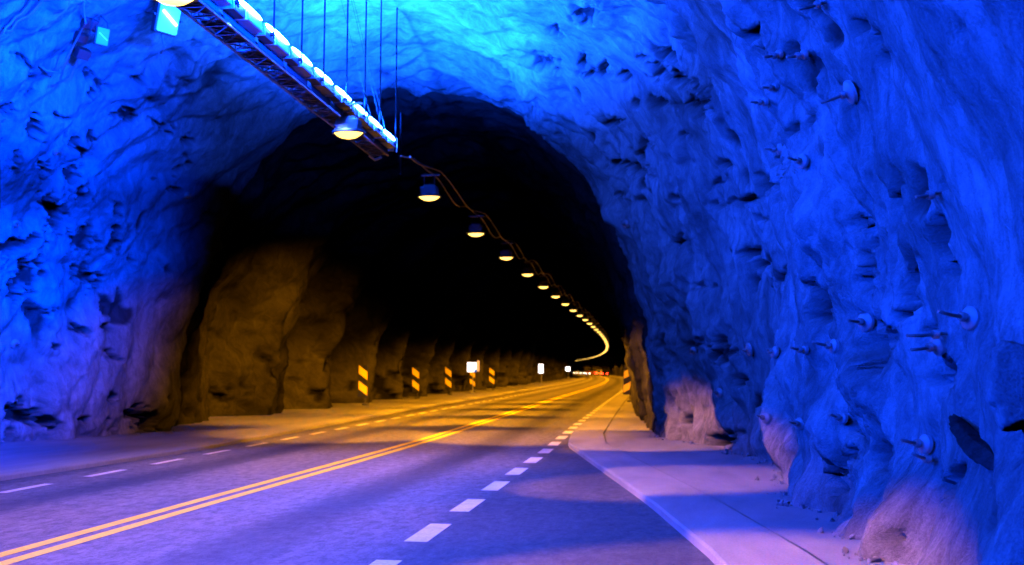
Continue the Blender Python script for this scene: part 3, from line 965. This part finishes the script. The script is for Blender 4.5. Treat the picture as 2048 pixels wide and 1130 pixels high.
for (a, b_, s) in ((0.0, 0.30, 0.30), (0.05, -0.05, 0.24), (-0.12, -0.38, 0.28)):
    bm = bmesh.new()
    bx(bm, (0, 0, 0), (s, s * 0.8, 0.18), bevel=0.02)
    m = Matrix((sd_, upw, n)).transposed().to_4x4()
    bmesh.ops.transform(bm, matrix=Matrix.Translation(loc(a, b_, 0.1)) @ m, verts=bm.verts)
    mesh_obj("junction_box", bm, M_GEAR, jt)
for path in ([(0, 0.45, .1), (0.02, 0.8, .1), (0.0, 1.5, .05)], [(0.05, 0.7, .08), (0.5, 0.85, .1), (1.1, 1.05, .06)], [(0.12, 0.3, .2), (0.3, 0.6, .22), (0.36, 1.0, .1)],
             [(0.12, 0.2, .15), (0.22, -0.4, .25), (0.2, -0.9, .2), (0.45, -0.95, .12), (0.62, -0.9, .06)], [(-0.05, -0.5, .15), (0.0, -0.95, .25), (0.2, -1.15, .2)]):
    bm = bmesh.new()
    tube(bm, [loc(*c) for c in path], 0.022, 6)
    mesh_obj("cable", bm, M_CABLE, jt)
# a pair of cables running up the vault in the corner
for j, (a, b_) in enumerate((((2, 74), (92, -4)), ((18, 70), (100, 2)))):
    pts = []
    for s in np.linspace(0, 1, 8):
        k = nearest(a[0] + (b_[0] - a[0]) * s, max(3, a[1] + (b_[1] - a[1]) * s), 12)
        if k is not None: pts.append(Vector(Pd[k]) + Vector(N_c[k]) * 0.12)
    if len(pts) > 2:
        bm = bmesh.new()
        tube(bm, pts, 0.03, 6)
        o = mesh_obj("vault_cable", bm, M_CABLE)
        tag(o, ["left of the two dark cables climbing the vault in the upper left corner", "right of the two dark cables climbing the vault in the upper left corner"][j], "cable")

# ------------------------------------------------------------------ rock bolts: round plate, nut and a bar sticking out
BOLTS = [  # px, py, plate diameter in px, bar length m, label
    (1697, 178, 58, 0.34, "large round bolt plate with long bar high on the right wall"),
    (1565, 105, 22, 0.22, "left of two thin rock bolts high on the right wall"),
    (1610, 106, 24, 0.22, "right of two thin rock bolts high on the right wall"),
    (1547, 172, 14, 0.20, "small rock bolt below two thin bolts high on the right wall"),
    (1528, 206, 22, 0.20, "rock bolt with tilted plate on the bright upper right wall"),
    (1602, 326, 36, 0.24, "rock bolt plate above the dark ledge on the right wall"),
    (1555, 292, 26, 0.2, "rock bolt up left of the one over the dark ledge"),
    (1728, 640, 46, 0.28, "rock bolt above left of the big black hollow on the right wall"),
    (1494, 704, 32, 0.14, "rock bolt in a dark hollow, left one of a pair low on the right wall"),
    (1545, 700, 28, 0.14, "rock bolt beside a dark hollow, right one of a pair low on the right wall"),
    (1616, 695, 20, 0.22, "small rock bolt between the low pair and the double barred plate"),
    (1668, 690, 34, 0.28, "rock bolt with bar across its plate left of the black hollow"),
    (1876, 690, 48, 0.28, "large rock bolt right of the big black hollow, lower of two"),
    (1940, 640, 56, 0.34, "largest rock bolt near the right edge, upper of two"),
    (1890, 668, 12, 0.36, "bare bar between the two large bolts near the right edge"),
    (1436, 782, 24, 0.16, "rock bolt on the pale purple foot of the right wall"),
    (1531, 830, 26, 0.2, "rock bolt low on the right wall above the rubble"),
    (1598, 845, 28, 0.24, "rock bolt low on the right wall, middle of the bottom three"),
    (1692, 842, 28, 0.2, "rock bolt at the dark hollow low on the right wall"),
    (1853, 892, 46, 0.26, "tall thin looking bolt plate low near the right edge"),
    (1874, 926, 12, 0.24, "bare bar just below the lowest plate near the right edge"),
    (1878, 382, 10, 0.22, "bare short bar on the smooth right wall"),
    (1648, 4, 12, 0.3, "bare bar at the top edge of the right wall"),
    (1382, 698, 18, 0.16, "small rock bolt beside the mouth of the tunnel"),
    (1247, 450, 20, 0.14, "small rock bolt on the bright rim right of the tunnel mouth"),
    (118, 302, 22, 0.2, "rock bolt on the blue left wall above its cracks"),
    (36, 686, 22, 0.2, "pale rock bolt on the purple lower left wall"),
    (380, 397, 16, 0.14, "small rock bolt where the left wall turns dark"),
    (38, 447, 16, 0.14, "small rock bolt above the dark patch at the left edge"),
    (310, 362, 10, 0.3, "bare bar on the darkening left wall"),
]
for (px, py, dpx, bar, lab) in BOLTS:
    k = nearest(px, py, 7)
    if k is None: continue
    p = Vector(Pd[k]); n = Vector(N_c[k])
    i0, j0 = k
    n = Vector(N_c[max(0, i0 - 6):i0 + 7, max(0, j0 - 6):j0 + 7].reshape(-1, 3).mean(0)).normalized()
    tilt = Vector((random.Random(px).uniform(-.2, .2), random.Random(py).uniform(-.35, .05), 0.05))
    ax = (n + tilt).normalized()
    rad = max(0.045, 0.43 * dpx / F_PX * float(sd[k]))
    t = empty("rock_bolt", p + ax * 0.03, label=lab, cat="rock bolt", group="rock bolts in the cavern walls")
    t.rotation_euler = ax.to_track_quat('Z', 'X').to_euler()
    if dpx > 13:
        bm = bmesh.new()
        lathe(bm, [(rad * 0.98, -0.03), (rad, 0.0), (rad * 0.95, 0.006), (rad * 0.55, 0.014), (rad * 0.30, 0.03), (rad * 0.1, 0.035)], 22)
        mesh_obj("plate", bm, M_PLATE, t)
    bm = bmesh.new()
    tube(bm, [(0, 0, -0.1), (0.0, 0, bar * 0.5), (0.012, 0.0, bar * 0.85)], 0.014, 8)
    mesh_obj("bar", bm, M_RUST, t)
    bm = bmesh.new()
    lathe(bm, [(0.038, 0.04), (0.038, 0.085)], 6)
    mesh_obj("nut", bm, M_RUST, t)


# ------------------------------------------------------------------ loose rock against the right wall
def boulder(name, loc_, dims, seed, label, cat, rot=(0, 0, 0), cuts=0):
    bm = bmesh.new()
    bmesh.ops.create_icosphere(bm, subdivisions=5, radius=1.0)
    co = np.array([v.co[:] for v in bm.verts])
    d = 1 + 0.22 * fbm(co[:, 0] * 1.3 + seed, co[:, 1] * 1.3, co[:, 2] * 1.3, 4, 0.55)
    co = co * d[:, None]
    rg = np.random.RandomState(seed)
    for _ in range(cuts):      # flat broken faces
        nn = rg.normal(size=3); nn /= np.linalg.norm(nn)
        h = rg.uniform(0.45, 0.75)
        e = co @ nn - h
        co = co - nn[None] * np.where(e > 0, e * 0.93, 0)[:, None]
    co = co * np.array(dims)[None]
    for v, c in zip(bm.verts, co): v.co = c
    uvl = bm.loops.layers.uv.new('UVMap')
    for f in bm.faces:
        for lp in f.loops: lp[uvl].uv = (lp.vert.co.y, lp.vert.co.z + lp.vert.co.x * 0.5)
    o = mesh_obj(name, bm, M_ROCK, smooth=True)
    o.location = loc_; o.rotation_euler = rot
    return tag(o, label, cat)


p, n, q = frame_at(2042, 770, 0.0)
boulder("boulder", q + n * 0.02, (0.22, 0.28, 0.36), 5, "rough purple grey boulder bulging from the wall at the right edge", "boulder", cuts=3)
p, n, q = frame_at(1955, 880, 0.04)
boulder("rock_slab", q, (0.09, 0.34, 0.055), 9, "dark tilted rock slab jutting from the wall below the boulder", "rock slab", rot=(R(33), R(-20), R(0)), cuts=6).data.materials[0] = M_BAREROCK


# crumbled rock lying along the feet of both walls
bm = bmesh.new()
rr = random.Random(12)
floor_i = [(i, j) for i in range(0, Pd.shape[0], 3) for j in (0, 1) if Ys_c[i] > 5]
for n_ in range(420):
    i = rr.randrange(int(np.searchsorted(Ys_c, 6)), Pd.shape[0] - 6)
    right = rr.random() < 0.65
    col = Pd[i, Pd.shape[1] // 2:] if right else Pd[i, :Pd.shape[1] // 2][::-1]
    j = int(np.argmin(np.abs(col[:, 2] - 0.14)))
    x0 = col[j, 0] + (-1 if right else 1) * abs(rr.gauss(0, 0.14))
    rad = 0.010 + 0.032 * rr.random() ** 3
    m = Matrix.Translation((x0, col[j, 1] + rr.uniform(-.05, .05), KH + rad * 0.3)) @ Euler((rr.uniform(0, 6), rr.uniform(0, 6), rr.uniform(0, 6))).to_matrix().to_4x4() @ Matrix.Diagonal((rad * rr.uniform(.7, 1.6), rad, rad * rr.uniform(.5, .9), 1))
    r_ = bmesh.ops.create_icosphere(bm, subdivisions=1, radius=1.0, matrix=m)
    for v in r_['verts']: v.co += Vector((rr.uniform(-.3, .3), rr.uniform(-.3, .3), rr.uniform(-.3, .3))) * rad
o = mesh_obj("rubble", bm, M_PLATE)
tag(o, "crumbled rock chips lying along the feet of the walls", "rubble", kind='stuff')

# ------------------------------------------------------------------ hazard markers
def make_marker(flip):
    t = empty("hazard_marker")
    bm = bmesh.new()
    bx(bm, (0, 0, 1.12), (0.52, 0.035, 1.50), bevel=0.012)
    b_ = mesh_obj("board", bm, M_BLACK, t)
    for z0 in (0.56, 1.28):
        bm = bmesh.new()
        s = -1 if flip else 1
        w2 = 0.245
        pts = [(-w2, z0 + (0.20 if s > 0 else -0.10)), (w2, z0 + (-0.10 if s > 0 else 0.20)), (w2, z0 + (0.28 if s > 0 else 0.58)), (-w2, z0 + (0.58 if s > 0 else 0.28))]
        fv = [bm.verts.new((x, -0.022, z)) for x, z in pts]
        bv = [bm.verts.new((x, -0.0185, z)) for x, z in pts]
        bm.faces.new(fv); bm.faces.new(bv[::-1])
        for i in range(4): bm.faces.new((fv[i], bv[i], bv[(i + 1) % 4], fv[(i + 1) % 4]))
        bmesh.ops.recalc_face_normals(bm, faces=bm.faces)
        mesh_obj("reflective_stripe", bm, M_STRIPE, b_)
    bm = bmesh.new()
    tube(bm, [(0.12, 0.05, 0), (0.12, 0.05, 1.7)], 0.035, 10)
    bx(bm, (0.12, 0.05, 0.04), (0.3, 0.3, 0.09), bevel=0.02)
    mesh_obj("post", bm, M_DARK, t)
    return t


mk = make_marker(False)
labs = ["black board with two yellow stripes, nearest and tallest of the left row", "striped hazard board second from the near end of the left row", "striped hazard board in the middle of the left row",
        "striped hazard board right behind the white lit sign", "farthest striped hazard board of the left row"]
for i, (x, y, sc) in enumerate(((-13.28, 43.2, 1.0), (-13.45, 54.0, 0.97), (-13.4, 62.8, 1.0), (-13.35, 71.3, 0.9), (-13.3, 80.0, 1.0))):
    t = mk if i == 0 else copy_tree(mk)
    t.location = (x, y, KH - 0.006); t.scale = (sc * 0.84, sc, sc)
    t.rotation_euler = (0, 0, R(-3))
    tag(t, labs[i], "hazard marker", "striped hazard boards along the left wall")
mr = make_marker(True)
mr.location = (-1.17, 50.0, KH - 0.006)
mr.rotation_euler = (R(0), R(3), R(6))
tag(mr, "striped hazard board by the right tunnel wall with stripes slanting the other way", "hazard marker")
mf = copy_tree(mr)
mf.location = (-1.35 + float(bend(150)), 150.0, KH - 0.006)
tag(mf, "small dim striped hazard board far off by the right kerb", "hazard marker")


# ------------------------------------------------------------------ lit signs on the left
def make_sign(wd, ht, zc_, side):
    t = empty("lit_sign")
    bm = bmesh.new()
    bx(bm, (0, 0, zc_), (wd, 0.14, ht), bevel=0.02)
    hs = mesh_obj("sign_box", bm, M_HOUS, t)
    bm = bmesh.new()
    bx(bm, (0, -0.073, zc_), (wd - 0.05, 0.012, ht - 0.05), bevel=0.004)
    mesh_obj("lit_face", bm, M_SIGNLIT, hs)
    bm = bmesh.new()
    tube(bm, [(0.05, 0.09, 0), (0.05, 0.09, zc_ + ht * 0.4)], 0.04, 10)
    bx(bm, (0.05, 0.09, 0.03), (0.24, 0.24, 0.06))
    mesh_obj("post", bm, M_STEEL, t)
    if side:
        bm = bmesh.new()
        bx(bm, (wd / 2 + 0.10, -0.02, zc_ + 0.08), (0.2, 0.05, ht + 0.05), rot=(0, 0, R(35)), bevel=0.01)
        mesh_obj("side_panel", bm, M_SIGNSIDE, t)
        bm = bmesh.new()
        bx(bm, (wd * 0.38, -0.10, zc_ - ht * 0.36), (wd * 0.28, 0.03, ht * 0.26), bevel=0.01)
        mesh_obj("blue_plate", bm, M_SIGNBLUE, t)
    return t


s1 = make_sign(0.70, 0.72, 1.86, True)
s1.location = (-12.75, 67.9, KH - 0.006)
tag(s1, "square white lit sign with pale side panel among the left hazard boards", "lit sign")
s2 = make_sign(0.62, 1.15, 1.85, False)
s2.location = (-13.2, 116.0, KH - 0.006)
tag(s2, "upright white lit sign alone beyond the hazard boards", "lit sign")
s3 = make_sign(0.85, 0.85, 1.9, False)
s3.location = (-13.1 + float(bend(178)), 178.0, KH - 0.006)
tag(s3, "small white lit sign far along the left wall", "lit sign")


# ------------------------------------------------------------------ far cars
def make_car(paint, tall):
    t = empty("car")
    h = 1.45 if not tall else 1.9
    prof = [(-2.15, 0.32), (-2.2, 0.62), (-2.12, 0.92), (-1.95, 1.02), (-1.55, h - 0.06), (-1.1, h), (0.35, h - 0.02), (1.05, 1.0), (1.95, 0.86), (2.15, 0.66), (2.18, 0.32)]
    bm = bmesh.new()
    secs = []
    for sxx, ins in ((-0.88, 0.06), (-0.90, 0.0), (0.90, 0.0), (0.88, 0.06)):
        secs.append([bm.verts.new((sxx * (0.84 if z > 1.1 else 1.0), y * (1 - 0.01 * ins), z)) for (y, z) in prof])
    for a, b_ in zip(secs[:-1], secs[1:]):
        for i in range(len(prof)):
            j = (i + 1) % len(prof)
            bm.faces.new((a[i], a[j], b_[j], b_[i]))
    bm.faces.new(secs[0]); bm.faces.new(secs[-1][::-1])
    bmesh.ops.recalc_face_normals(bm, faces=bm.faces)
    mesh_obj("body", bm, paint, t)
    bm = bmesh.new()
    bx(bm, (0, -1.80, (1.02 + h) / 2 - 0.01), (1.35, 0.02, (h - 1.0) * 0.95), rot=(R(-42 if not tall else -24), 0, 0))
    mesh_obj("rear_window", bm, M_GLASS, t)
    bm = bmesh.new()
    bx(bm, (0, 0.76, (1.02 + h) / 2), (1.35, 0.02, (h - 1.0) * 1.5), rot=(R(58), 0, 0))
    mesh_obj("windscreen", bm, M_GLASS, t)
    for sgn in (-1, 1):
        for y in (-1.35, 1.35):
            bm = bmesh.new()
            lathe(bm, [(0.19, -0.1), (0.31, -0.1), (0.32, -0.06), (0.32, 0.06), (0.31, 0.1), (0.19, 0.1)], 18, Matrix.Translation((sgn * 0.82, y, 0.32)) @ Matrix.Rotation(R(90), 4, 'Y'))
            mesh_obj("wheel", bm, M_TYRE, t)
        bm = bmesh.new()
        bx(bm, (sgn * 0.68, -2.19, 0.78), (0.34, 0.06, 0.20), bevel=0.02)
        mesh_obj("tail_light", bm, M_TAIL, t)
        bm = bmesh.new()
        bx(bm, (sgn * 0.64, 2.13, 0.72), (0.36, 0.12, 0.20), bevel=0.03)
        mesh_obj("headlight", bm, M_HEAD, t)
    return t


cars = [(284, -4.0, 0, 0, False, "nearest far car with red tail lights, rightmost of the queue"), (322, -4.0, 0, 1, True, "middle car with red tail lights in the far queue"), (354, -4.0, 0, 2, False, "farthest left car with red tail lights in the queue"),
        (410, -7.5, 1, 1, False, "brightest oncoming car with white headlights at the bend, leftmost of the far cars"), (366, -7.5, 1, 0, False, "oncoming car with yellowish headlights right of the brightest one"), (326, -7.5, 1, 2, False, "oncoming car with dim headlights nearest the red tail lights")]
for (Y, xo, opp, pi, tall, lab) in cars:
    t = make_car(M_CARS[pi], tall)
    t.location = (xo + float(bend(Y)), Y, 0.0)
    t.rotation_euler = (0, 0, heading(Y) + (math.pi if opp else 0))
    tag(t, lab, "car", "oncoming cars far in the tunnel" if opp else "cars queuing far in the tunnel")
